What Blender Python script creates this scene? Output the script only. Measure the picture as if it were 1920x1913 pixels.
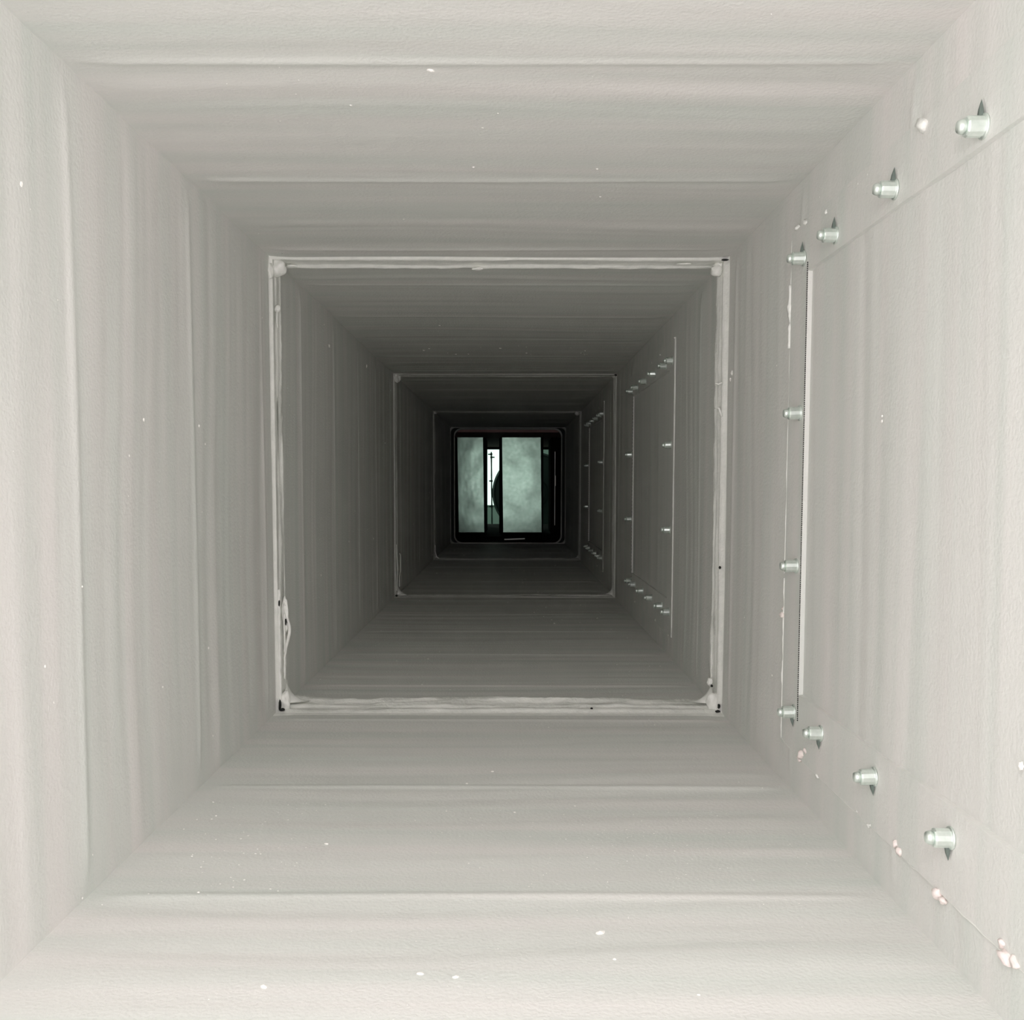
import bpy, bmesh, math, random
import numpy as np
from mathutils import Vector, Matrix, noise as mnoise

# ---------------------------------------------------------------- camera, world, lights, exposure
scn = bpy.context.scene
for o in list(bpy.data.objects):
    bpy.data.objects.remove(o)
COL = scn.collection

XL, XR, ZF, ZC = -0.2631, 0.2369, 0.0, 0.5032        # inside faces of the duct (metres)
CAM_Z = 0.256
JOINTS = [1.134, 2.297, 3.449, 4.41]                 # where the duct lengths are flanged together
Y0 = -0.02                                           # open end of the duct, just behind the camera

cam_d = bpy.data.cameras.new('camera')
cam_d.sensor_width = 36.0
cam_d.sensor_fit = 'HORIZONTAL'
cam_d.lens = 1900.0 / 1920.0 * 36.0
cam_d.shift_x = (960 - 957.83) / 1920.0
cam_d.shift_y = (1048.8 - 956.5) / 1920.0
cam_d.clip_start = 0.01
cam = bpy.data.objects.new('camera', cam_d)
COL.objects.link(cam)
cam.location = (0, 0, CAM_Z)
R = Matrix.Rotation(math.pi / 2 - 0.0735, 4, 'X') @ Matrix.Rotation(0.0015, 4, 'Z')
cam.rotation_euler = R.to_euler()
scn.camera = cam

world = bpy.data.worlds.new('world')
scn.world = world
world.use_nodes = True
bg = world.node_tree.nodes['Background']
bg.inputs[0].default_value = (1.0, 0.90, 0.945, 1)
bg.inputs[1].default_value = 3.75

def add_light(name, kind, loc, energy, color, size=0.01, rot=None):
    l = bpy.data.lights.new(name, kind)
    l.energy = energy
    l.color = color
    if kind == 'AREA':
        l.size = size
    else:
        l.shadow_soft_size = size
    o = bpy.data.objects.new(name, l)
    COL.objects.link(o)
    o.location = loc
    if rot:
        o.rotation_euler = rot
    return o

add_light('phone_flash', 'POINT', (-0.01, -0.03, CAM_Z + 0.17), 3.0, (1.0, 0.96, 0.93), 0.004)
add_light('added_floor_fill', 'AREA', (0.05, -1.1, 1.35), 5.0, (0.95, 1.0, 0.97), 0.7, (math.radians(50), 0, 0))  # added fill out of view behind the camera, brightens the duct floor
add_light('added_far_room_fill', 'POINT', (-0.7, 7.6, 1.3), 22.0, (0.8, 1.0, 0.9), 0.05)  # added unseen fill, lights the far wall below the window

scn.view_settings.view_transform = 'Standard'
scn.view_settings.look = 'None'
scn.view_settings.gamma = 1.0
scn.view_settings.exposure = 0.0
scn.view_settings.use_curve_mapping = False
scn.cycles.max_bounces = 20
scn.cycles.diffuse_bounces = 16
scn.cycles.glossy_bounces = 6
scn.cycles.use_denoising = True
scn.cycles.sample_clamp_indirect = 8.0

# ---------------------------------------------------------------- materials
def new_mat(name):
    m = bpy.data.materials.new(name)
    m.use_nodes = True
    return m, m.node_tree, m.node_tree.nodes['Principled BSDF']

def plain(name, col, rough=0.6, metal=0.0, spec=0.5):
    m, nt, b = new_mat(name)
    b.inputs['Base Color'].default_value = (*col, 1)
    b.inputs['Roughness'].default_value = rough
    b.inputs['Metallic'].default_value = metal
    b.inputs['Specular IOR Level'].default_value = spec
    return m

def noisy(name, c1, c2, scale=(60, 60, 60), rough=0.6, metal=0.0, spec=0.5, bump=0.0, bscale=400, detail=3,
          bdist=0.001, rvar=0.0):
    """two close tones of the same paint mixed by noise, with a fine relief"""
    m, nt, b = new_mat(name)
    N = nt.nodes
    tc = N.new('ShaderNodeTexCoord')
    mp = N.new('ShaderNodeMapping')
    mp.inputs['Scale'].default_value = scale
    nz = N.new('ShaderNodeTexNoise')
    nz.inputs['Scale'].default_value = 1.0
    nz.inputs['Detail'].default_value = detail
    mx = N.new('ShaderNodeMix'); mx.data_type = 'RGBA'
    mx.inputs[6].default_value = (*c1, 1)
    mx.inputs[7].default_value = (*c2, 1)
    rmp = N.new('ShaderNodeMapRange')
    rmp.inputs['From Min'].default_value = 0.3
    rmp.inputs['From Max'].default_value = 0.7
    nt.links.new(tc.outputs['Object'], mp.inputs[0])
    nt.links.new(mp.outputs[0], nz.inputs['Vector'])
    nt.links.new(nz.outputs[0], rmp.inputs['Value'])
    nt.links.new(rmp.outputs[0], mx.inputs[0])
    nt.links.new(mx.outputs[2], b.inputs['Base Color'])
    b.inputs['Roughness'].default_value = rough
    b.inputs['Metallic'].default_value = metal
    b.inputs['Specular IOR Level'].default_value = spec
    if rvar:
        r2 = N.new('ShaderNodeMapRange')
        r2.inputs['To Min'].default_value = rough - rvar
        r2.inputs['To Max'].default_value = rough + rvar
        nt.links.new(nz.outputs[0], r2.inputs['Value'])
        nt.links.new(r2.outputs[0], b.inputs['Roughness'])
    if bump:
        n2 = N.new('ShaderNodeTexNoise')
        n2.inputs['Scale'].default_value = bscale
        n2.inputs['Detail'].default_value = 2
        bp = N.new('ShaderNodeBump')
        bp.inputs['Strength'].default_value = bump
        bp.inputs['Distance'].default_value = bdist
        nt.links.new(tc.outputs['Object'], n2.inputs['Vector'])
        nt.links.new(n2.outputs[0], bp.inputs['Height'])
        nt.links.new(bp.outputs[0], b.inputs['Normal'])
    return m

# greyish white coat sprayed on the duct: bands run across the duct, so the tone changes quickly along Y only
PAINT = noisy('duct_paint', (0.732, 0.720, 0.698), (0.644, 0.676, 0.640), (1.5, 34, 1.5), 0.62, 0, 0.35,
              bump=0.6, bscale=400, bdist=0.0006)
SEAL = noisy('sealant', (0.88, 0.89, 0.85), (0.79, 0.81, 0.77), (90, 90, 90), 0.38, 0, 0.6, bump=0.4, bscale=260, bdist=0.0015)
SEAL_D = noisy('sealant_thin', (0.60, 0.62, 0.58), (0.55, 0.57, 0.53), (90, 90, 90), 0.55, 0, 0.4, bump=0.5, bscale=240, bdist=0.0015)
PINK = noisy('sealant_pink', (0.86, 0.77, 0.74), (0.80, 0.74, 0.70), (120, 120, 120), 0.5, 0, 0.4, bump=0.4)
SPECK = plain('speck', (0.92, 0.91, 0.87), 0.5)
ZINC = noisy('zinc', (0.90, 0.97, 0.93), (0.80, 0.89, 0.84), (300, 300, 300), 0.38, 0.9)
WEDGE = plain('wedge_dark', (0.17, 0.21, 0.19), 0.45, 0.5)
HOLE = plain('dark_gap', (0.012, 0.014, 0.012), 0.9)
GASKET = plain('gasket_rubber', (0.02, 0.022, 0.02), 0.8)
GALV = noisy('galvanised', (0.29, 0.42, 0.35), (0.24, 0.37, 0.30), (60, 60, 60), 0.225, 1.0, detail=4, rvar=0.012, bump=0.05,
             bscale=45, bdist=0.002)
FIBRE = plain('black_fibre', (0.012, 0.011, 0.010), 0.95, spec=0.1)
PRIMER = noisy('primer', (0.66, 0.44, 0.42), (0.60, 0.40, 0.38), (20, 20, 20), 0.8)
DARKFRAME = plain('dark_frame', (0.03, 0.034, 0.03), 0.7)
LIP = plain('bare_lip', (0.75, 0.78, 0.74), 0.4, 0.5)
FANM = noisy('fan_black', (0.020, 0.027, 0.028), (0.03, 0.036, 0.036), (8, 8, 8), 0.5)
ROOM = noisy('room_wall', (0.40, 0.47, 0.43), (0.36, 0.43, 0.39), (3, 3, 3), 0.85)
GLOW, _nt, _b = new_mat('daylit_pane')
_b.inputs['Base Color'].default_value = (0.8, 0.9, 0.85, 1)
_b.inputs['Emission Color'].default_value = (0.80, 1.0, 0.90, 1)
_b.inputs['Emission Strength'].default_value = 1.0

# ---------------------------------------------------------------- object helpers
def link(name, me, mats, parent=None, smooth=True):
    o = bpy.data.objects.new(name, me)
    if not isinstance(mats, (list, tuple)):
        mats = [mats]
    if len(me.materials) == 0:
        for m in mats:
            me.materials.append(m)
    if smooth and len(me.polygons):
        me.polygons.foreach_set('use_smooth', [True] * len(me.polygons))
    COL.objects.link(o)
    if parent:
        o.parent = parent
    return o

def from_np(name, V, F, mats, parent=None, smooth=True):
    me = bpy.data.meshes.new(name)
    me.from_pydata([tuple(v) for v in V], [], [tuple(f) for f in F])
    me.update()
    return link(name, me, mats, parent, smooth)

def from_bm(name, bm, mats, parent=None, smooth=False):
    bmesh.ops.recalc_face_normals(bm, faces=bm.faces)
    me = bpy.data.meshes.new(name)
    bm.to_mesh(me)
    bm.free()
    return link(name, me, mats, parent, smooth)

def empty(name, loc, label=None, cat=None, group=None, kind=None):
    o = bpy.data.objects.new(name, None)
    o.empty_display_size = 0.05
    COL.objects.link(o)
    o.location = loc
    if label: o['label'] = label
    if cat: o['category'] = cat
    if group: o['group'] = group
    if kind: o['kind'] = kind
    return o

def tag(o, label, cat, group=None, kind=None):
    o['label'] = label
    o['category'] = cat
    if group: o['group'] = group
    if kind: o['kind'] = kind
    return o

def add_box(bm, a, b, bevel=0.0):
    r = bmesh.ops.create_cube(bm, size=1.0)
    vs = r['verts']
    for v in vs:
        v.co = Vector(((a[i] + b[i]) / 2 + v.co[i] * (b[i] - a[i]) for i in range(3)))
    if bevel:
        es = list({e for v in vs for e in v.link_edges})
        bmesh.ops.bevel(bm, geom=es, offset=bevel, segments=1, affect='EDGES')

def lathe(prof, axis='X', n=14, phase=0.0):
    """prof = [(t, r)] along the axis; returns a bmesh"""
    bm = bmesh.new()
    rings = []
    for t, r in prof:
        ring = []
        for k in range(n):
            an = 2 * math.pi * k / n + phase
            c, s = math.cos(an) * r, math.sin(an) * r
            p = {'X': (t, c, s), 'Y': (c, t, s), 'Z': (c, s, t)}[axis]
            ring.append(bm.verts.new(p))
        rings.append(ring)
    for a, b in zip(rings, rings[1:]):
        for k in range(n):
            bm.faces.new((a[k], a[(k + 1) % n], b[(k + 1) % n], b[k]))
    bm.faces.new(rings[0]); bm.faces.new(rings[-1])
    return bm

def blob(bm, c, rad, seed=0, rough=0.35, sub=3):
    r = bmesh.ops.create_icosphere(bm, subdivisions=sub, radius=1.0)
    c = Vector(c)
    for v in r['verts']:
        d = v.co.normalized()
        k = 1 + rough * mnoise.noise(d * 1.3 + Vector((seed * 7.1, seed * 3.3, 0))) \
              + rough * 0.4 * mnoise.noise(d * 3.5 + Vector((seed, 5, seed)))
        v.co = Vector((c[i] + d[i] * k * rad[i] for i in range(3)))

def tube(bm, pts, n=8, closed_ends=True):
    """pts = [(x, y, z, r)]"""
    P = [Vector(p[:3]) for p in pts]
    rings = []
    for i, p in enumerate(P):
        t = (P[min(i + 1, len(P) - 1)] - P[max(i - 1, 0)]).normalized()
        a = t.orthogonal().normalized() if abs(t.x) > 0.9 else t.cross(Vector((1, 0, 0))).normalized()
        b = t.cross(a).normalized()
        r = pts[i][3]
        rings.append([bm.verts.new(p + a * math.cos(2 * math.pi * k / n) * r + b * math.sin(2 * math.pi * k / n) * r)
                      for k in range(n)])
    for a, b in zip(rings, rings[1:]):
        for k in range(n):
            bm.faces.new((a[k], a[(k + 1) % n], b[(k + 1) % n], b[k]))
    if closed_ends:
        bm.faces.new(rings[0]); bm.faces.new(rings[-1])

def one(name, mat, made, fn, *args):
    bm = bmesh.new()
    fn(bm, *args)
    o = from_bm(name, bm, mat, None, True)
    made.append(o)
    return o

# ---------------------------------------------------------------- duct sheet panels
WID = {'L': ZC - ZF, 'R': ZC - ZF, 'C': XR - XL, 'F': XR - XL}

def place(w, a, y, h):
    """a across the wall, y along the duct, h towards the inside"""
    if w == 'L': return np.stack([XL + h, y, ZF + a], -1)
    if w == 'R': return np.stack([XR - h, y, ZF + a], -1)
    if w == 'C': return np.stack([XL + a, y, ZC - h], -1)
    return np.stack([XL + a, y, ZF + h], -1)

def pt(w, a, y, h):
    return tuple(float(v) for v in place(w, np.float64(a), np.float64(y), np.float64(h)))

def smooth_noise(y, step, rng):
    n = int(8 / step) + 4
    v = rng.standard_normal(n)
    t = (y + 1.0) / step
    i = np.floor(t).astype(int)
    f = t - i
    f = f * f * (3 - 2 * f)
    return v[i] * (1 - f) + v[i + 1] * f

BEADS = [0.136, 0.376, 0.614, 0.843, 1.085]
STARTS = [0.0, 1.140, 2.290, 3.442]

def relief(w, a, y, beads=True):
    """stiffening beads, the waviness of thin sheet and the flow bands of the coating (metres towards inside)"""
    rng = np.random.default_rng({'L': 11, 'R': 22, 'C': 33, 'F': 44}[w])
    W = WID[w]
    h = np.zeros_like(y)
    for step, amp in ((0.075, 0.00050), (0.034, 0.00042), (0.017, 0.00024), (0.009, 0.00010)):
        b1 = smooth_noise(y + 0.012 * np.sin(a / W * 5), step, rng)
        b2 = smooth_noise(y, step, rng)
        b3 = smooth_noise(y, step, rng)
        s = a / W
        h += amp * (b1 * 0.75 + b2 * np.cos(s * 3.1) * 0.5 + b3 * np.sin(s * 6.0) * 0.35)
    edge = np.clip((np.minimum(a, W - a) - 0.008) / 0.012, 0, 1)
    for s0 in (STARTS if beads else []):
        for k, bd in enumerate(BEADS):
            d = (y - (s0 + bd)) + 0.0012 * np.sin(a * 9 + k) 
            h += edge * 0.00092 * np.exp(-(d / 0.0044) ** 2)
            h += edge * 0.00045 * np.clip((d + 0.02) / 0.02, 0, 1) * np.clip((0.03 - d) / 0.03, 0, 1)
    h *= np.clip(np.minimum(a, W - a) / 0.02, 0, 1)
    return h

def sheet(w, y0, y1, parent, hole=None, name='duct_panel'):
    W = WID[w]
    ys = np.arange(y0, y1, 0.0022); ys = np.append(ys, y1)
    inner = np.linspace(0.012, W - 0.012, 30)
    aa = np.concatenate([[0, 0.0002, 0.0006, 0.0012, 0.0035, 0.007], inner,
                         [W - 0.007, W - 0.0035, W - 0.0012, W - 0.0006, W - 0.0002, W]])
    Y, A = np.meshgrid(ys, aa, indexing='ij')
    V = place(w, A, Y, relief(w, A, Y)).reshape(-1, 3)
    ny, na = Y.shape
    I = np.arange(ny * na).reshape(ny, na)
    q = np.stack([I[:-1, :-1], I[1:, :-1], I[1:, 1:], I[:-1, 1:]], -1).reshape(-1, 4)
    if w in 'RC':
        q = q[:, ::-1]
    if hole:
        cy = (Y[:-1, :-1] + Y[1:, 1:]).reshape(-1) / 2
        ca = (A[:-1, :-1] + A[1:, 1:]).reshape(-1) / 2
        keep = ~((cy > hole[0]) & (cy < hole[1]) & (ca > hole[2]) & (ca < hole[3]))
        q = q[keep]
    # outer face of the sheet, 2.5 mm behind, closing the panel
    e = 0.004
    if hole:
        rects = [(y0, hole[0], -e, W + e), (hole[1], y1, -e, W + e), (hole[0], hole[1], -e, hole[2]), (hole[0], hole[1], hole[3], W + e)]
    else:
        rects = [(y0, y1, -e, W + e)]
    V = list(map(tuple, V)); F = list(map(tuple, q))
    for (ya, yb, a0, a1) in rects:
        b = len(V)
        for yy, a_ in ((ya, a0), (yb, a0), (yb, a1), (ya, a1)):
            V.append(pt(w, a_, yy, -0.0025))
        F.append((b, b + 1, b + 2, b + 3))
    return from_np(name, V, F, PAINT, parent)

ROOTS = {}
for w, nm in (('L', 'wall_left'), ('R', 'wall_right'), ('C', 'ceiling'), ('F', 'floor')):
    loc = {'L': (XL, 0, 0), 'R': (XR, 0, 0), 'C': (0, 0, ZC), 'F': (0, 0, 0)}[w]
    r = empty(nm, (0, 0, 0), kind='structure')
    ROOTS[w] = r

# access door rectangles: outer / inner limits in (y, z)
DOORS = [0.0, 1.152, 2.262]
D_OUT = (0.322, 0.868, 0.033, 0.4665)
D_IN = (0.372, 0.8185, 0.085, 0.4255)
EDGES = [Y0] + JOINTS
for i in range(4):
    for w in 'LRCF':
        hole = None
        if w == 'R' and i < 3:
            d = DOORS[i]
            hole = (d + D_OUT[0] + 0.02, d + D_OUT[1] - 0.02, D_OUT[2] + 0.02, D_OUT[3] - 0.02)
        sheet(w, EDGES[i], EDGES[i + 1], ROOTS[w], hole)

# nibs of overspray and dust in the coating
def specks(w, items, parent, seed):
    rnd = random.Random(seed)
    bm = bmesh.new()
    for (a, y, s) in items:
        r = bmesh.ops.create_icosphere(bm, subdivisions=1, radius=1.0)
        st = rnd.uniform(0.9, 1.8); an = rnd.uniform(-0.6, 0.6)
        h0 = float(relief(w, np.array([a]), np.array([y]))[0])
        for v in r['verts']:
            c = v.co * rnd.uniform(1.0, 1.4)
            u, t, h = c.x * s * st, c.y * s, c.z * s * 0.7
            u, t = u * math.cos(an) - t * math.sin(an), u * math.sin(an) + t * math.cos(an)
            v.co = Vector(pt(w, a + u, y + t, h0 + h))
    o = from_bm('paint_specks', bm, SPECK, parent)
    o['kind'] = 'stuff'

rnd = random.Random(5)
def scatter(w, n, dens=1.0, lo=0.45, hi=4.3):
    out = []
    for _ in range(n):
        y = lo + (hi - lo) * rnd.random() ** 1.6
        out.append((rnd.uniform(0.012, WID[w] - 0.012), y, rnd.choice((0.00022, 0.0003, 0.0003, 0.00045)) * (0.55 + 0.5 * y)))
    return out
LS = [(0.7317, .3021, .0012), (.8601, .3049, .0011), (.8771, .2904, .0006), (.6159, .1935, .0006), (.8625, .2325, .0006),
      (.7014, .2754, .0006), (.5573, .4166, .0011), (.5688, .1527, .0006), (.8758, .1136, .0011), (.883, .0338, .0006),
      (.7593, .1027, .0008), (.606, .002, .0006), (1.3996, .1302, .0014), (1.936, .1527, .0012), (1.48, .4555, .0022), (1.862, .47, .002)]
CS = [(-.0483, .6262, .0014), (-.1048, .681, .0006), (-.0295, .8095, .0009), (.0672, .813, .0009), (-.1005, .9672, .0006),
      (-.02, .7243, .0005), (.0767, .8925, .0007), (.055, 1.0039, .0006), (-.12, 1.0876, .0006), (-.1108, 1.5992, .0015)]
for k in range(16):
    CS.append((-0.17 + 0.32 * rnd.random(), 1.83 + 0.13 * rnd.random(), rnd.uniform(.0008, .0020)))
FS = [(-.0163, .8899, .0011), (-.1311, .705, .001), (.0515, .5648, .0017), (-.0471, .5131, .0012), (-.0282, .5097, .0011),
      (.0563, .5301, .0008), (.0949, .4929, .0007), (-.0376, .8525, .0008), (-.1256, .4993, .0014), (-.1955, .6179, .001),
      (-.2396, .8004, .0006), (.0033, .7788, .0006), (-.2279, .7675, .0008), (-.258, .696, .0009), (.0516, .795, .0005),
      (.0911, 1.1571, .0012), (.2303, .7275, .0007), (.1661, 1.9306, .002), (.081, 1.855, .002)]
RS = [(.6517, .2967, .001), (.6517, .3, .0007), (.9075, .0843, .0009), (.874, .0733, .0007), (1.0973, .3754, .0022),
      (1.1047, .3694, .0016), (.4617, .1261, .0016)]
specks('L', [(z, y, s) for y, z, s in LS] + scatter('L', 90), ROOTS['L'], 1)
specks('C', [(x - XL, y, s) for x, y, s in CS] + scatter('C', 120), ROOTS['C'], 2)
fl = [(x - XL, y, s) for x, y, s in FS] + scatter('F', 170)
for k in range(170):                                   # the glittery patch of overspray right of centre
    fl.append((0.265 + rnd.gauss(0.09, 0.07), 0.70 + rnd.gauss(0, 0.055), rnd.uniform(0.00018, 0.00034)))
for k in range(60):
    fl.append((rnd.uniform(0.03, 0.12), rnd.uniform(0.62, 0.80), rnd.uniform(0.0002, 0.0005)))
fl = [f for f in fl if 0.01 < f[0] < WID['F'] - 0.01]
specks('F', fl, ROOTS['F'], 3)
specks('R', [(z, y, s) for y, z, s in RS] + [s for s in scatter('R', 90) if s[1] > 0.9 or not (0.04 < s[0] < 0.46)], ROOTS['R'], 4)

# ---------------------------------------------------------------- flanged joints with smeared sealant
def ridge(w, yk, prof, parent, seed, amp=1.0, wob=0.0006, name='sealant_strip', mat=SEAL, a0=0.0, a1=None, na=110):
    """a smeared strip following one wall: prof = [(dy, height)]"""
    W = WID[w]
    a1 = W if a1 is None else a1
    aa = np.linspace(a0, a1, na)
    V, F = [], []
    n = len(prof)
    for i, a in enumerate(aa):
        for j, (dy, h) in enumerate(prof):
            s1 = mnoise.noise(Vector((a * 9, seed * 3.7, j * 0.9)))
            s2 = mnoise.noise(Vector((a * 45, seed * 1.7 + j * 2.1, 4.0)))
            s3 = mnoise.noise(Vector((a * 150, seed + j * 3.0, 9.0)))
            hh = h * (1 + amp * (0.32 * s1 + 0.16 * s2 + 0.06 * s3)) if h > 0 else h
            yy = yk + dy + wob * (1.6 * s1 + 0.7 * s2) * (1 if 0 < j < n - 1 else 0.5)
            V.append(pt(w, a, yy, hh))
    for i in range(len(aa) - 1):
        for j in range(n - 1):
            f = (i * n + j, (i + 1) * n + j, (i + 1) * n + j + 1, i * n + j + 1)
            F.append(f if w in 'LF' else f[::-1])
    return from_np(name, V, F, mat, parent)

def fillet(cx, cz, sx, sz, r, y0, y1, parent, seed, name='corner_sealant', mat=SEAL):
    """sealant tooled into a corner: concave quarter round between two walls"""
    V, F = [], []
    n, m = 14, 9
    for j in range(m):
        t = j / (m - 1)
        dome = math.sin(math.pi * min(max(t * 0.9 + 0.07, 0), 1)) ** 0.5
        rr = r * dome
        for i in range(n + 1):
            an = math.pi / 2 * i / n
            nz = 1 + 0.12 * mnoise.noise(Vector((i * 0.35, j * 0.8, seed * 3.0)))
            px = rr * (1 - math.cos(an) * 1.0) * nz
            pz = rr * (1 - math.sin(an) * 1.0) * nz
            V.append((cx + sx * px, y0 + (y1 - y0) * t, cz + sz * pz))
    for j in range(m - 1):
        for i in range(n):
            a = j * (n + 1) + i
            F.append((a, a + 1, a + n + 2, a + n + 1))
    for j, rev in ((0, False), (m - 1, True)):
        c = len(V)
        V.append((cx - sx * 0.001, y0 + (y1 - y0) * j / (m - 1), cz - sz * 0.001))
        for i in range(n):
            a = j * (n + 1) + i
            F.append((a, c, a + 1))
    return from_np(name, V, F, mat, parent)

JP = [(-0.016, -0.0004), (-0.0125, 0.0002), (-0.0110, 0.0020), (-0.0100, 0.0030), (-0.0085, 0.0032), (-0.004, 0.0030),
      (0.002, 0.0034), (0.008, 0.0040), (0.0095, 0.0044), (0.0110, 0.0060), (0.0125, 0.0064), (0.015, 0.0056), (0.019, 0.0015), (0.023, -0.0004)]
JBOT = [(-0.030, -0.0004), (-0.024, 0.0006), (-0.019, 0.0008), (-0.014, 0.0010), (-0.0115, 0.0032), (-0.0095, 0.0040), (-0.006, 0.0038),
        (-0.003, 0.0042), (-0.0015, 0.0058), (0.001, 0.0062), (0.004, 0.0058), (0.006, 0.0066), (0.010, 0.0068), (0.014, 0.0074), (0.017, 0.0094),
        (0.0195, 0.0098), (0.024, 0.003), (0.030, -0.0004)]
JL = [(-0.016, -0.0004), (-0.0125, 0.0003), (-0.0115, 0.0022), (-0.0100, 0.0036), (-0.0090, 0.0034), (-0.003, 0.0034),
      (0.000, 0.0036), (0.001, 0.0046), (0.003, 0.0046), (0.008, 0.0054), (0.0098, 0.0058), (0.0106, 0.0066), (0.012, 0.0066), (0.017, 0.002), (0.022, -0.0004)]
JR = [(-0.016, -0.0004), (-0.0130, 0.0004), (-0.0110, 0.0030), (-0.0085, 0.0050), (-0.0070, 0.0052), (-0.003, 0.0040),
      (0.001, 0.0044), (0.003, 0.0060), (0.005, 0.0062), (0.010, 0.0066), (0.0115, 0.0078), (0.013, 0.0078), (0.017, 0.002), (0.022, -0.0004)]

def scale_prof(p, k): return [(dy * (0.6 + 0.4 * k), h * k if h > 0 else h) for dy, h in p]

JLAB = ['nearest square duct joint smeared all round with whitish sealant',
        'second duct joint inward with a pale sealant drip at its lower left',
        'third duct joint inward, a dim thin sealant outline before the end frame']
for k, yk in enumerate(JOINTS[:3]):
    root = empty('duct_joint', (0, yk, 0), JLAB[k], 'duct joint')
    inv = Matrix.Translation((0, -yk, 0))
    made = []
    sc = (1.0, 0.72, 0.75)[k]
    m = SEAL
    made.append(ridge('L', yk, scale_prof(JL, sc), None, 1 + k * 7, mat=m))
    made.append(ridge('R', yk, scale_prof(JR, sc), None, 2 + k * 7, mat=m))
    made.append(ridge('C', yk, scale_prof(JP, sc * (1.15 if k == 0 else 1.0)), None, 3 + k * 7, mat=m))
    made.append(ridge('F', yk, scale_prof(JBOT if k == 0 else JP, sc * (1.05 if k == 0 else 1.0)), None, 4 + k * 7, amp=1.4, mat=m))
    rb = 0.024 * (1.0, 0.85, 0.7)[k]
    made.append(fillet(XL + 0.0070 * sc, ZF + 0.0085 * sc, 1, 1, rb * 1.05, yk + 0.003, yk + 0.021, None, 5 + k))
    made.append(fillet(XR - 0.0075 * sc, ZF + 0.0085 * sc, -1, 1, rb, yk + 0.003, yk + 0.021, None, 6 + k))
    made.append(fillet(XR - 0.0065 * sc, ZC - 0.0055 * sc, -1, -1, rb * 0.5, yk - 0.002, yk + 0.014, None, 7 + k))
    # thick dab in the upper left corner
    if k < 2:
        s = (1.0, 0.95)[k]
        one('sealant_dab', SEAL, made, blob, (XL + 0.0072 * s, yk - 0.004, ZC - 0.0105 * s), (0.0092 * s, 0.008, 0.0098 * s), 3 + k, 0.35)
        if k == 0:
            one('sealant_dab', SEAL, made, blob, (XL + 0.0012, yk - 0.012, ZC - 0.016), (0.0035, 0.006, 0.009), 9, 0.3)
            one('sealant_dab', SEAL, made, blob, (XL + 0.0066, yk - 0.004, 0.4485), (0.0034, 0.004, 0.0036), 12, 0.3)
            one('sealant_dab', SEAL, made, blob, (XL + 0.0060, yk - 0.004, 0.438), (0.0011, 0.002, 0.009), 13, 0.5)
            one('sealant_dab', SEAL, made, blob, (XL + 0.0205, yk + 0.004, ZC - 0.0070), (0.006, 0.003, 0.0016), 14, 0.5)
            one('sealant_dab', SEAL, made, blob, (XR - 0.0100, yk + 0.003, ZC - 0.0110), (0.0072, 0.006, 0.0078), 15, 0.35)
            one('sealant_dab', SEAL, made, blob, (XR - 0.047, yk, ZC - 0.0050), (0.008, 0.003, 0.0012), 16, 0.4)
            one('sealant_dab', SEAL, made, blob, (-0.038, yk + 0.010, ZC - 0.0085), (0.006, 0.003, 0.0018), 17, 0.4)
    else:
        one('sealant_dab', SEAL, made, blob, (XR - 0.0135, yk - 0.004, ZC - 0.0065), (0.0085, 0.006, 0.009), 21, 0.3)
        one('sealant_dab', SEAL, made, blob, (XL + 0.006, yk - 0.004, ZC - 0.006), (0.007, 0.004, 0.004), 22, 0.3)
    # runs and folds of loose sealant
    if k == 0:
        z = 0.20
        P1, P2, P3 = [], [], []
        for q in range(46):
            zz = 0.139 - q * 0.0030
            nz1 = mnoise.noise(Vector((q * 0.31, 1, 0))); nz2 = mnoise.noise(Vector((q * 0.9, 4, 0)))
            P1.append((XL + 0.0044 + 0.0012 * nz1, yk - 0.010, zz, 0.0016 + 0.0010 * abs(nz2)))
            if 6 <= q <= 34:
                u = (q - 6) / 28.0
                bulge = 0.0062 * math.exp(-((u - 0.33) / 0.23) ** 2)
                P2.append((XL + 0.0082 + bulge + 0.0008 * nz2, yk - 0.004, zz, 0.0011 + 0.0012 * abs(nz1) + 0.0007 * math.exp(-((u - 0.4) / 0.2) ** 2)))
            if 9 <= q <= 24:
                P3.append((XL + 0.0092 + 0.0014 * nz1, yk - 0.006, zz, 0.0011 + 0.0006 * nz2))
        one('sealant_run', SEAL, made, tube, P1, 8); one('sealant_run', SEAL, made, tube, P2, 8); one('sealant_run', SEAL, made, tube, P3, 8)
        one('sealant_run', SEAL, made, blob, (XL + 0.0098, yk - 0.003, 0.110), (0.0042, 0.002, 0.020), 31, 0.5)
        one('sealant_run', SEAL, made, blob, (XL + 0.0085, yk - 0.006, 0.012), (0.007, 0.005, 0.010), 32, 0.5)
        # right side drip near the bottom
        P4 = [(XR - 0.0095 - 0.0008 * mnoise.noise(Vector((q * 0.5, 8, 0))), yk + 0.002, 0.079 - q * 0.0035,
               0.0007 + 0.0007 * abs(mnoise.noise(Vector((q * 0.8, 11, 0))))) for q in range(13)]
        one('sealant_run', SEAL, made, tube, P4, 7)
        one('sealant_run', SEAL, made, blob, (XR - 0.0108, yk, 0.0335), (0.0031, 0.003, 0.0046), 33, 0.5)
        one('sealant_run', SEAL, made, blob, (XR - 0.0080, yk - 0.004, 0.012), (0.0075, 0.005, 0.010), 34, 0.4)
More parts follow.
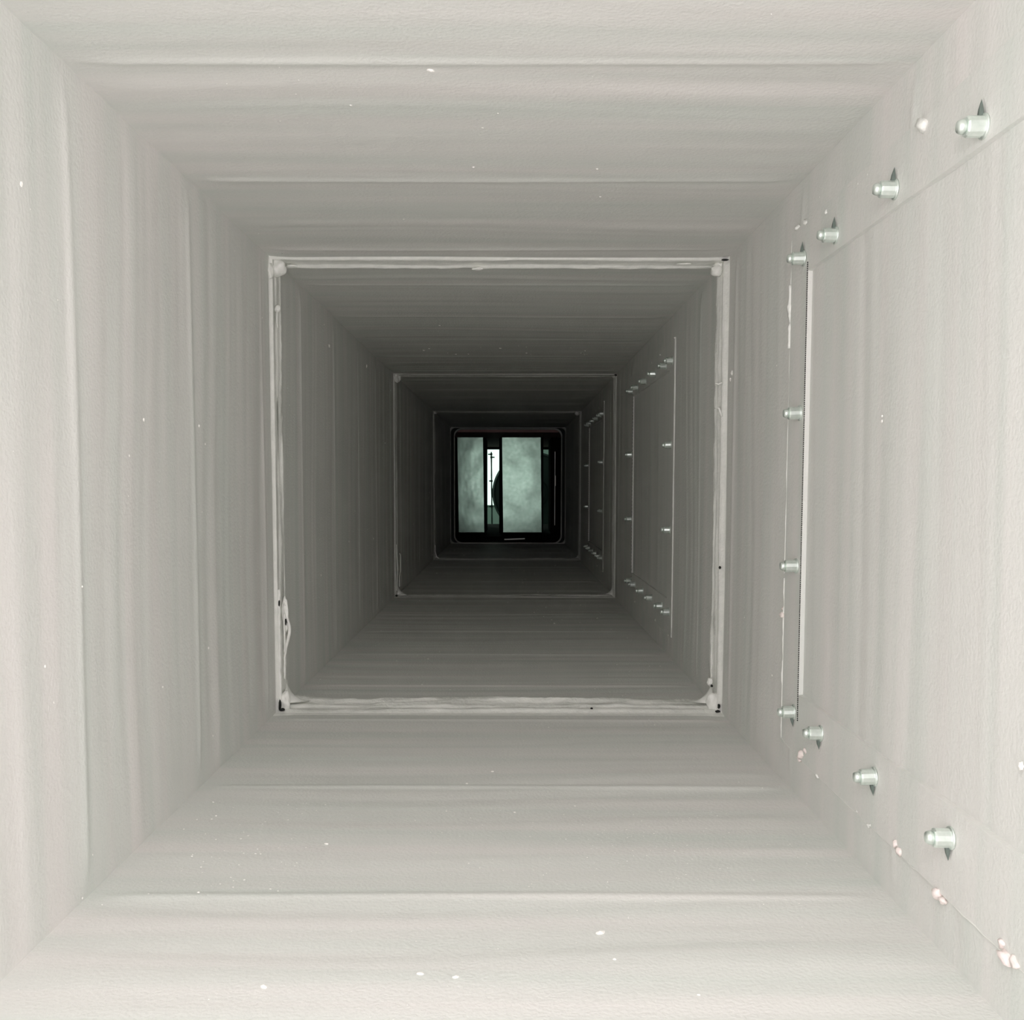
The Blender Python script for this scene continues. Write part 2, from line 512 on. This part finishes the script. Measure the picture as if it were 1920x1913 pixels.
        # small spurs on the right side higher up
        one('sealant_run', SEAL, made, tube, [(XR - 0.0050, yk - 0.009, 0.3685, 0.0016), (XR - 0.0090, yk - 0.009, 0.3665, 0.0012), (XR - 0.0125, yk - 0.009, 0.3675, 0.0006)], 7)
        one('sealant_run', SEAL, made, tube, [(XR - 0.0045, yk - 0.009, 0.331, 0.0014), (XR - 0.0080, yk - 0.009, 0.3405, 0.0013), (XR - 0.0130, yk - 0.009, 0.3405, 0.0005)], 7)
    elif k == 1:
        P = []
        for q in range(24):
            zz = 0.100 - q * 0.0033
            P.append((XL + 0.0128 - 0.0028 * (q > 12) * min(1, (q - 12) / 4) - (0.002 if q == 0 else 0), yk - 0.004, zz,
                      0.0011 + 0.0006 * abs(mnoise.noise(Vector((q * 0.7, 21, 0))))))
        one('sealant_run', SEAL, made, tube, P, 7)
        P = [(XL + 0.0046 + 0.0022 * math.exp(-((q - 10) / 5.0) ** 2), yk - 0.009, 0.120 - q * 0.0055, 0.0014) for q in range(20)]
        one('sealant_run', SEAL, made, tube, P, 7)
        one('sealant_run', SEAL, made, blob, (XL + 0.016, yk - 0.003, 0.0055), (0.010, 0.004, 0.0022), 41, 0.3)
    else:
        one('sealant_run', SEAL, made, tube, [(XL + 0.0055, yk - 0.006, 0.050, 0.0012), (XL + 0.0058, yk - 0.006, 0.028, 0.0016), (XL + 0.0105, yk - 0.006, 0.011, 0.0024),
                  (XL + 0.018, yk - 0.006, 0.005, 0.0016)], 7)
    # pinholes and unfilled corners
    if k == 0:
        one('corner_gap', HOLE, made, blob, (XL + 0.0046, yk - 0.0135, 0.0085), (0.0016, 0.003, 0.0060), 51, 0.5, 2)
        one('corner_gap', HOLE, made, blob, (XL + 0.0068, yk - 0.0135, 0.0040), (0.0034, 0.003, 0.0018), 52, 0.5, 2)
        one('corner_gap', HOLE, made, blob, (XR - 0.0036, yk - 0.0135, 0.0085), (0.0015, 0.003, 0.0030), 53, 0.5, 2)
        one('corner_gap', HOLE, made, blob, (XR - 0.0046, yk - 0.0135, 0.0028), (0.0030, 0.003, 0.0014), 54, 0.5, 2)
        one('corner_gap', HOLE, made, blob, (XR - 0.0050, yk - 0.0135, 0.1645), (0.0010, 0.003, 0.0018), 55, 0.5, 2)
        one('corner_gap', HOLE, made, blob, (XR - 0.0050, yk - 0.0135, ZC - 0.0036), (0.0044, 0.003, 0.0010), 56, 0.5, 2)
        one('corner_gap', HOLE, made, blob, (XR - 0.0098, yk - 0.003, 0.0295), (0.0013, 0.003, 0.0013), 57, 0.5, 2)
        one('corner_gap', HOLE, made, blob, (0.0911, yk - 0.010, 0.0052), (0.0014, 0.003, 0.0009), 58, 0.5, 2)
        one('corner_gap', HOLE, made, blob, (XL + 0.0050, yk - 0.0115, 0.1235), (0.0010, 0.0022, 0.0034), 59, 0.4, 2)
        one('corner_gap', HOLE, made, blob, (XL + 0.0107, yk - 0.0055, 0.1020), (0.0010, 0.0022, 0.0038), 60, 0.4, 2)
    elif k == 1:
        one('corner_gap', HOLE, made, blob, (XL + 0.0040, yk - 0.012, 0.0045), (0.0028, 0.003, 0.0024), 61, 0.4, 2)
        one('corner_gap', HOLE, made, blob, (XR - 0.0040, yk - 0.012, ZC - 0.0030), (0.0030, 0.003, 0.0020), 62, 0.4, 2)
    for o in made:
        o.data.transform(inv)
        o.parent = root

# ---------------------------------------------------------------- access doors on the right side
def lathe_mesh(name, prof, n=14, mat=ZINC):
    bm = lathe(prof, 'X', n)
    bmesh.ops.recalc_face_normals(bm, faces=bm.faces)
    me = bpy.data.meshes.new(name)
    bm.to_mesh(me); bm.free()
    me.materials.append(mat)
    return me

HEAD = lathe_mesh('screw', [(-0.0008, 0.0052), (-0.0090, 0.0052), (-0.0098, 0.0046)], 12)
WASH = lathe_mesh('washer', [(0.0, 0.0062), (-0.0009, 0.0063), (-0.0014, 0.0054)], 18)
TIPM = lathe_mesh('screw_tip', [(-0.0096, 0.0036), (-0.0120, 0.0036), (-0.0134, 0.0030), (-0.0140, 0.0012)], 10)
def wedge_mesh(sgn, L):  # small dark pointed wedge added at the screw base
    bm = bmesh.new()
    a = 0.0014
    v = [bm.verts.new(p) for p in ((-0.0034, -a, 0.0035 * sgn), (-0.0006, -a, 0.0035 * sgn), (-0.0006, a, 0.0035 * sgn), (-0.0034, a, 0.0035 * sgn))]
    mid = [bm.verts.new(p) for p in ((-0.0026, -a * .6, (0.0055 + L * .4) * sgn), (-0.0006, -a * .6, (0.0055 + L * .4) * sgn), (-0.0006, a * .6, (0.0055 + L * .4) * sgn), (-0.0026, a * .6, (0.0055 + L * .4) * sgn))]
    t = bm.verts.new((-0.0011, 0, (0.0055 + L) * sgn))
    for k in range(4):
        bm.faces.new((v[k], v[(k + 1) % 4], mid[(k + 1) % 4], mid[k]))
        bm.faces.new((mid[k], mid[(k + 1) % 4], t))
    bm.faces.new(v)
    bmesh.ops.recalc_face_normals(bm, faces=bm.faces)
    me = bpy.data.meshes.new('dark_wedge'); bm.to_mesh(me); bm.free()
    me.materials.append(WEDGE)
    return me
WEDGE_UP, WEDGE_DN = wedge_mesh(1, 0.0080), wedge_mesh(-1, 0.0070)

def screw(parent, y, z, wedge, rndm):
    s = link('screw', HEAD, ZINC, parent, False)
    s.location = (XR - 0.0015, y, z)
    s.rotation_euler = (rndm.uniform(0, 1), rndm.uniform(-.04, .04), rndm.uniform(-.05, .05))
    w_ = link('washer', WASH, ZINC, s, True)
    t_ = link('screw_tip', TIPM, ZINC, s, True)
    if wedge:
        b_ = link('dark_wedge', WEDGE_UP if wedge > 0 else WEDGE_DN, WEDGE, s, False)
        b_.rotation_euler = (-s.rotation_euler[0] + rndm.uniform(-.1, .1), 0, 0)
        k = abs(wedge)
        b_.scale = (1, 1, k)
    return s

TOP = [0.340, 0.404, 0.519, 0.636, 0.750, 0.830]
BOT = [0.342, 0.416, 0.529, 0.643, 0.757, 0.830]
ALAB = ['nearest access door in right side, its bright screws and sealant lines clearly visible',
        'second access door on the right side, framed by rows of small screws',
        'third and farthest access door, a dim outline with tiny screws on the right side']
for k, dy in enumerate(DOORS):
    root = empty('access_door', (XR, dy + 0.595, 0.25), ALAB[k], 'access door')
    inv = Matrix.Translation((-XR, -(dy + 0.595), -0.25))
    made = []
    rr = random.Random(40 + k)
    # frame: flat ring on the duct wall with a turned edge into the opening
    bm = bmesh.new()
    o0, o1, z0, z1 = dy + D_OUT[0], dy + D_OUT[1], D_OUT[2], D_OUT[3]
    i0, i1, w0, w1 = dy + D_IN[0], dy + D_IN[1], D_IN[2], D_IN[3]
    def rect(x, a0, a1, b0, b1):
        return [bm.verts.new(p) for p in ((x, a0, b0), (x, a1, b0), (x, a1, b1), (x, a0, b1))]
    thick = 0.0012 if k == 0 else 0.0022
    L1 = rect(XR + 0.0005, o0 - .0010, o1 + .0010, z0 - .0010, z1 + .0010)
    L2 = rect(XR - thick, o0, o1, z0, z1)
    L3 = rect(XR - 0.0014, i0 - .0004, i1 + .0004, w0 - .0004, w1 + .0004)
    L4 = rect(XR + 0.0022, i0, i1, w0, w1)
    L5 = rect(XR + 0.0032, i0 - .004, i1 + .004, w0 - .004, w1 + .004)
    for a, b in ((L1, L2), (L2, L3), (L3, L4), (L4, L5)):
        for q in range(4):
            bm.faces.new((a[q], a[(q + 1) % 4], b[(q + 1) % 4], b[q]))
    made.append(from_bm('door_frame', bm, PAINT, None, False))
    # the door leaf, a recessed sheet with the same flow bands in its coating
    ys = np.arange(i0 - 0.003, i1 + 0.003, 0.0024); aa = np.linspace(w0 - 0.003, w1 + 0.003, 26)
    Y, A = np.meshgrid(ys, aa, indexing='ij')
    base = relief('R', A * 0 + 0.25 + (A - 0.25) * 0.5, Y + 0.31, False)
    V = place('R', A, Y, -0.0018 + base * 1.0).reshape(-1, 3)
    ny, na = Y.shape
    I = np.arange(ny * na).reshape(ny, na)
    q = np.stack([I[:-1, :-1], I[:-1, 1:], I[1:, 1:], I[1:, :-1]], -1).reshape(-1, 4)
    V = list(map(tuple, V)); F = list(map(tuple, q)); b = len(V)
    for yy, zz in ((i0 - .01, w0 - .01), (i1 + .01, w0 - .01), (i1 + .01, w1 + .01), (i0 - .01, w1 + .01)):
        V.append((XR + 0.0050, yy, zz))
    F.append((b, b + 1, b + 2, b + 3))
    made.append(from_np('door_leaf', V, F, PAINT, None))
    # perforated gasket lip showing along the far edge
    bm = bmesh.new()
    z = w0 - 0.022
    while z < w1 + 0.008:
        hgt = 0.0010 if k == 0 else 0.004
        add_box(bm, (XR - 0.0020, i1 + 0.0004, z), (XR - 0.0013, i1 + 0.0014, z + hgt))
        z += hgt * (1.45 + 0.4 * rr.random())
    g = from_bm('gasket_lip', bm, GASKET, None, False); g['kind'] = 'stuff'
    made.append(g)
    for o in made:
        o.data.transform(inv); o.parent = root
    # sealant round the frame
    parts = []
    xs = XR - 0.0006
    def line(p0, p1, r0, n, wob=0.0012, skip=0.0, seed=0):
        pts = []
        for q_ in range(n + 1):
            t = q_ / n
            nz = mnoise.noise(Vector((t * n * 0.21, seed, 0))); n2 = mnoise.noise(Vector((t * n * 0.63, seed + 5, 0)))
            y_ = p0[0] + (p1[0] - p0[0]) * t + wob * nz
            z_ = p0[1] + (p1[1] - p0[1]) * t + wob * n2
            r_ = max(0.00025, r0 * (1 + 0.9 * nz + 0.5 * n2))
            pts.append((xs, y_, z_, r_))
        one('sealant_line', SEAL, parts, tube, pts, 6)
    sy = o1 + 0.001
    line((sy, 0.462), (sy + 0.001, 0.424), 0.0006, 12, 0.0006, seed=1 + k)
    line((sy + 0.001, 0.424), (sy, 0.372), 0.0024 if k == 0 else 0.0012, 20, 0.0012, seed=2 + k)
    line((sy, 0.372), (sy + 0.002, 0.180), 0.0007 if k == 0 else 0.0010, 40, 0.0006, seed=3 + k)
    line((sy + 0.002, 0.176), (sy + 0.001, 0.035), 0.0010, 44, 0.0009, seed=4 + k)
    line((o0, z0 - 0.0005), (o1 - 0.045, z0), 0.0005, 60, 0.0014, seed=5 + k)
    line((o1 - 0.045, z0), (o1, z0 + 0.004), 0.0008, 14, 0.0030, seed=6 + k)
    line((o0, z1 - 0.004), (o1 - 0.005, z1), 0.0004, 60, 0.0016, seed=7 + k)
    if k > 0:
        line((o0, 0.040), (o0 - .001, z1), 0.0013, 60, 0.0008, seed=8 + k)
    if k == 0:
        LUMP = [(.5968, .4615, .0050), (.6876, .4609, .0014), (.7061, .4603, .0013), (.7759, .4598, .0022), (.829, .466, .0030),
                (.8520, .4675, .0030), (.675, .0345, .0016), (.6542, .032, .0018), (.7647, .033, .0022), (.6500, .0335, .0016)]
    else:
        LUMP = [(o0 + .03, z1 - .002, .0020), (o0 + .14, .4610, .0034), (o0 + .24, .4600, .0026), (o0 + .36, .4600, .0024), (o0 + .003, z1, .003),
                (o0 + .16, z0 + .004, .0040), (o0 + .43, z0 + .003, .0034), (o0 + .03, z0, .0022)]
    for q_, (yy, zz, s_) in enumerate(LUMP):
        one('sealant_lump', SEAL, parts, blob, (XR - s_ * 0.25, yy, zz), (s_ * 0.8, s_ * 1.25, s_ * 0.8), 70 + q_ + 10 * k, 0.6, 2)
    if k == 0:
        for q_, (yy, zz, s_) in enumerate([(.8725, .1440, .0038), (.874, .149, .0020), (.806, .0385, .0040), (.797, .0440, .0030), (.813, .033, .003),
                                           (.5994, .0348, .0034), (.606, .037, .003), (.544, .0315, .0040), (.538, .0300, .0026),
                                           (.466, .0325, .0048), (.458, .034, .0032), (.471, .037, .0028)]):
            one('sealant_lump', PINK, parts, blob, (XR - s_ * 0.3, yy, zz), (s_ * 0.75, s_ * 1.0, s_ * 0.8), 90 + q_, 0.7, 2)['label'] = 'pinkish lump of sealant'
    for o in parts:
        o.data.transform(inv); o.parent = root
    ofs = Vector((-XR, -(dy + 0.595), -0.25))
    for q_, y in enumerate(TOP):
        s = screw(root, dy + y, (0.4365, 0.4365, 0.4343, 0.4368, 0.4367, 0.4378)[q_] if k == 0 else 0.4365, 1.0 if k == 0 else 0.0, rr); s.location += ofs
    for q_, y in enumerate(BOT):
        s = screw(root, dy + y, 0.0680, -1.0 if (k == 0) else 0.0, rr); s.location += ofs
    for y in (0.345, 0.832):
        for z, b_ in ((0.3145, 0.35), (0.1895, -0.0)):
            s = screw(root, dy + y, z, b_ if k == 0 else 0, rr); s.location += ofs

# ---------------------------------------------------------------- end frame of the duct
def rrect(x0, x1, z0, z1, r, n=8):
    P = []
    for cx, cz, a0 in ((x1 - r, z1 - r, 0), (x0 + r, z1 - r, 90), (x0 + r, z0 + r, 180), (x1 - r, z0 + r, 270)):
        for q_ in range(n + 1):
            an = math.radians(a0 + 90 * q_ / n)
            P.append((cx + r * math.cos(an), cz + r * math.sin(an)))
    return P
ef = empty('end_frame', (0, 4.41, 0), 'dark round-cornered frame closing the far end of the duct', 'frame')
def ring(name, o, i, y0, y1, mat, parent):
    bm = bmesh.new()
    A = [[bm.verts.new((x, y - 4.41, z)) for x, z in P] for P, y in ((o, y0), (i, y0), (i, y1), (o, y1))]
    n = len(A[0])
    for q_ in range(4):
        a, b = A[q_], A[(q_ + 1) % 4]
        for j in range(n):
            bm.faces.new((a[j], a[(j + 1) % n], b[(j + 1) % n], b[j]))
    return from_bm(name, bm, mat, parent, False)
ring('frame_plate', rrect(XL - .02, XR + .02, -.02, ZC + .02, 0.001), rrect(-.2440, .2180, .0030, .4945, .032), 4.412, 4.44, DARKFRAME, ef)
ring('sealant_rim', rrect(-.2470, .2215, .0005, .4985, .032), rrect(-.2425, .2165, .0045, .4935, .032), 4.405, 4.4125, SEAL_D, ef)
ring('sealant_outline', rrect(XL + .0, XR - .0, ZF + .0, ZC - .0, .01), rrect(XL + .003, XR - .003, ZF + .003, ZC - .003, .02), 4.398, 4.4118, SEAL_D, ef)
bm = bmesh.new(); add_box(bm, (-.031, 4.60 - 4.41, .0040), (.064, 4.62 - 4.41, .0100), 0.001)
for v in bm.verts:
    v.co.z += 0.0035 * (v.co.x + .031) / .095
from_bm('bright_lip', bm, LIP, ef, False)['label'] = 'short bright metal lip at the bottom'

# ---------------------------------------------------------------- silencer casing behind the frame
cz0, cz1, cx0, cx1 = 0.0200, 0.4835, -0.2650, 0.2520
bm = bmesh.new()
add_box(bm, (cx0 - .02, 4.44, cz1), (cx1 + .02, 6.25, cz1 + .02))
from_bm('ceiling', bm, PRIMER, None)['kind'] = 'structure'
bm = bmesh.new()
add_box(bm, (cx0 - .02, 4.44, -.022), (cx1 + .02, 4.75, -.002)); add_box(bm, (cx0 - .02, 4.75, -.02), (cx1 + .02, 6.25, cz0 - .006))
from_bm('floor', bm, FIBRE, None)['kind'] = 'structure'
for nm, a, b in (('trim_1', cx0 - .02, cx0), ('trim_2', cx1, cx1 + .02)):
    bm = bmesh.new(); add_box(bm, (a, 4.44, -.02), (b, 6.25, cz1 + .02))
    from_bm(nm, bm, FIBRE, None)['kind'] = 'structure'
bm = bmesh.new(); add_box(bm, (cx0, 6.17, 0.4690), (cx1, 6.21, cz1))
from_bm('trim_3', bm, DARKFRAME, None)['kind'] = 'structure'

def splitter(x0, x1, px0, px1, label, plate=True):
    r = empty('silencer_splitter', ((x0 + x1) / 2, 4.905, cz0), label, 'baffle', 'splitters at the far end')
    L = Vector(r.location)
    bm = bmesh.new(); add_box(bm, (x0 - L.x, 0, 0), (x1 - L.x, 0.33, cz1 - cz0 - .0005), 0.004)
    from_bm('splitter_body', bm, FIBRE, r)
    if plate:
        # pressed end plate, slightly dished with folded margins
        n, mz = 26, 50
        V, F = [], []
        z0_, z1_ = 0.0060, cz1 - cz0 - 0.0015
        for i in range(n + 1):
            for j in range(mz + 1):
                x = px0 + (px1 - px0) * i / n + 0.006 * (1 - j / mz)
                z = z0_ + (z1_ - z0_) * j / mz
                e = min(i, n - i, j, mz - j)
                dent = 0.0006 * mnoise.noise(Vector((x * 14, z * 14, px0 * 9))) + 0.00012 * mnoise.noise(Vector((x * 70, z * 70, px0 * 9)))
                V.append((x - L.x, -0.0035 + dent, z))
        for i in range(n):
            for j in range(mz):
                a = i * (mz + 1) + j
                F.append((a, a + mz + 1, a + mz + 2, a + 1))
        b = len(V)
        V += [(V[0][0], 0.0005, z0_), (V[n * (mz + 1)][0], 0.0005, z0_), (V[-1][0], 0.0005, z1_), (V[mz][0], 0.0005, z1_)]
        F.append((b, b + 3, b + 2, b + 1))
        o = from_np('end_plate', V, F, GALV, r)
        o['label'] = 'pale green-grey galvanised end plate'
    return r
s1 = splitter(-.2645, -.1210, -.2580, -.1350, 'left silencer splitter with narrow pale green-grey metal front')
s2 = splitter(-.0570, .1560, -.0430, .1425, 'middle silencer splitter with wide bright pale green-grey metal front')
s3 = splitter(.1925, .2515, 0, 0, 'right silencer splitter, a black edge with one thin light strip', False)
bm = bmesh.new()
L = Vector(s3.location)
add_box(bm, (.2105 - L.x, -.004, .060 - cz0), (.2135 - L.x, .001, .415 - cz0))
add_box(bm, (.2110 - L.x, -.006, .250 - cz0), (.2160 - L.x, -.001, .300 - cz0))
from_bm('edge_strip', bm, LIP, s3)['label'] = 'thin light metal strip'

# ---------------------------------------------------------------- plant room behind the silencer
RX0, RX1, RY0, RY1, RZ0, RZ1 = -1.6, 1.6, 6.25, 8.85, -0.7, 1.6
def room_box(name, parts, mat=ROOM):
    bm = bmesh.new()
    for a, b in parts: add_box(bm, a, b)
    o = from_bm(name, bm, mat, None); o['kind'] = 'structure'
    return o
room_box('floor', [((RX0, RY0, RZ0 - .05), (RX1, RY1, RZ0))])
room_box('ceiling', [((RX0, RY0, RZ1), (RX1, RY1, RZ1 + .05))])
room_box('wall_left', [((RX0 - .05, RY0, RZ0), (RX0, RY1, RZ1))])
room_box('wall_right', [((RX1, RY0, RZ0), (RX1 + .05, RY1, RZ1))])
WX0, WX1, WZ0, WZ1 = -0.62, 0.06, 0.0700, 1.10
room_box('wall_back', [((RX0, RY1, RZ0), (WX0, RY1 + .05, RZ1)), ((WX1, RY1, RZ0), (RX1, RY1 + .05, RZ1)),
                       ((WX0, RY1, RZ0), (WX1, RY1 + .05, WZ0)), ((WX0, RY1, WZ1), (WX1, RY1 + .05, RZ1))])
room_box('wall_front', [((RX0, RY0 - .05, RZ0), (cx0 - .02, RY0, RZ1)), ((cx1 + .02, RY0 - .05, RZ0), (RX1, RY0, RZ1)),
                        ((cx0 - .02, RY0 - .05, RZ0), (cx1 + .02, RY0, -.018)), ((cx0 - .02, RY0 - .05, cz1 + .018), (cx1 + .02, RY0, RZ1))])
win = empty('window_1', (0, RY1, 0), kind='structure')
bm = bmesh.new()
for a, b in (((WX0, -.01, WZ0 - .0), (WX0 + .03, .04, WZ1)), ((WX1 - .03, -.01, WZ0), (WX1, .04, WZ1)),
             ((WX0, -.01, WZ1 - .03), (WX1, .04, WZ1)), ((WX0, -.012, WZ0), (WX1, .04, WZ0 + .008))):
    add_box(bm, a, b)
from_bm('window_frame', bm, ROOM, win)
bm = bmesh.new(); add_box(bm, (WX0 + .001, .015, WZ0 + .001), (WX1 - .001, .03, WZ1 - .001))
from_bm('window_pane', bm, GLOW, win)

# the fan: a dark round drum on a stand
fan = empty('fan', (0.161, 7.3, RZ0), 'big round black fan drum seen dark through the gap between the splitters', 'fan')
fz = 0.1950 - RZ0
def yl(prof, n, name, mat, par, cx=0.0, cz=fz, sm=True):
    bm = lathe(prof, 'Y', n)
    for v in bm.verts: v.co += Vector((cx, 0, cz))
    return from_bm(name, bm, mat, par, sm)
yl([(-.02, .270), (-.03, .283), (.00, .296), (.20, .296), (.22, .285)], 72, 'fan_casing', FANM, fan, sm=False)
yl([(-.055, .10), (-.060, .11), (-.02, .272), (-.018, .272)], 64, 'fan_back_plate', FANM, fan, sm=False)
hub = yl([(-.15, .055), (-.155, .06), (-.14, .075), (-.05, .078)], 40, 'fan_hub', FANM, fan, sm=False)
bm = bmesh.new()
for sx in (-1, 1):
    tube(bm, [(sx * .17 + .10, .05, 0, .018), (sx * .12 + .06, .05, fz - .2, .018)], 10)
add_box(bm, (-.15, .0, 0), (.33, .12, .03))
from_bm('fan_stand', bm, FANM, fan)

rod = empty('threaded_rod', (-.1290, 6.80, RZ0), 'thin dark upright rod with clips, in the bright gap between splitters', 'rod')
L = Vector(rod.location)
bm = bmesh.new()
pts = []
for q_ in range(24):
    t = q_ / 23
    z = RZ0 + (0.474 - RZ0) * t
    pts.append((-.1200 - .0115 * t - L.x, 0, z - L.z, .0042 if q_ % 2 else .0050))
tube(bm, pts, 8)
from_bm('rod_bar', bm, FANM, rod)
for z, dx, wd in ((.458, -.010, .012), (.438, .012, .010), (.280, -.008, .009), (.110, -.008, .010)):
    bm = bmesh.new()
    xx = -.1200 - .0115 * (z - RZ0) / (0.474 - RZ0)
    add_box(bm, (xx + dx - wd - L.x, -.008, z - .004 - L.z), (xx + dx + wd - L.x, .008, z + .004 - L.z), .001)
    add_box(bm, (xx - .007 - L.x, -.009, z - .007 - L.z), (xx + .007 - L.x, .009, z + .007 - L.z), .001)
    from_bm('rod_clip', bm, FANM, rod)
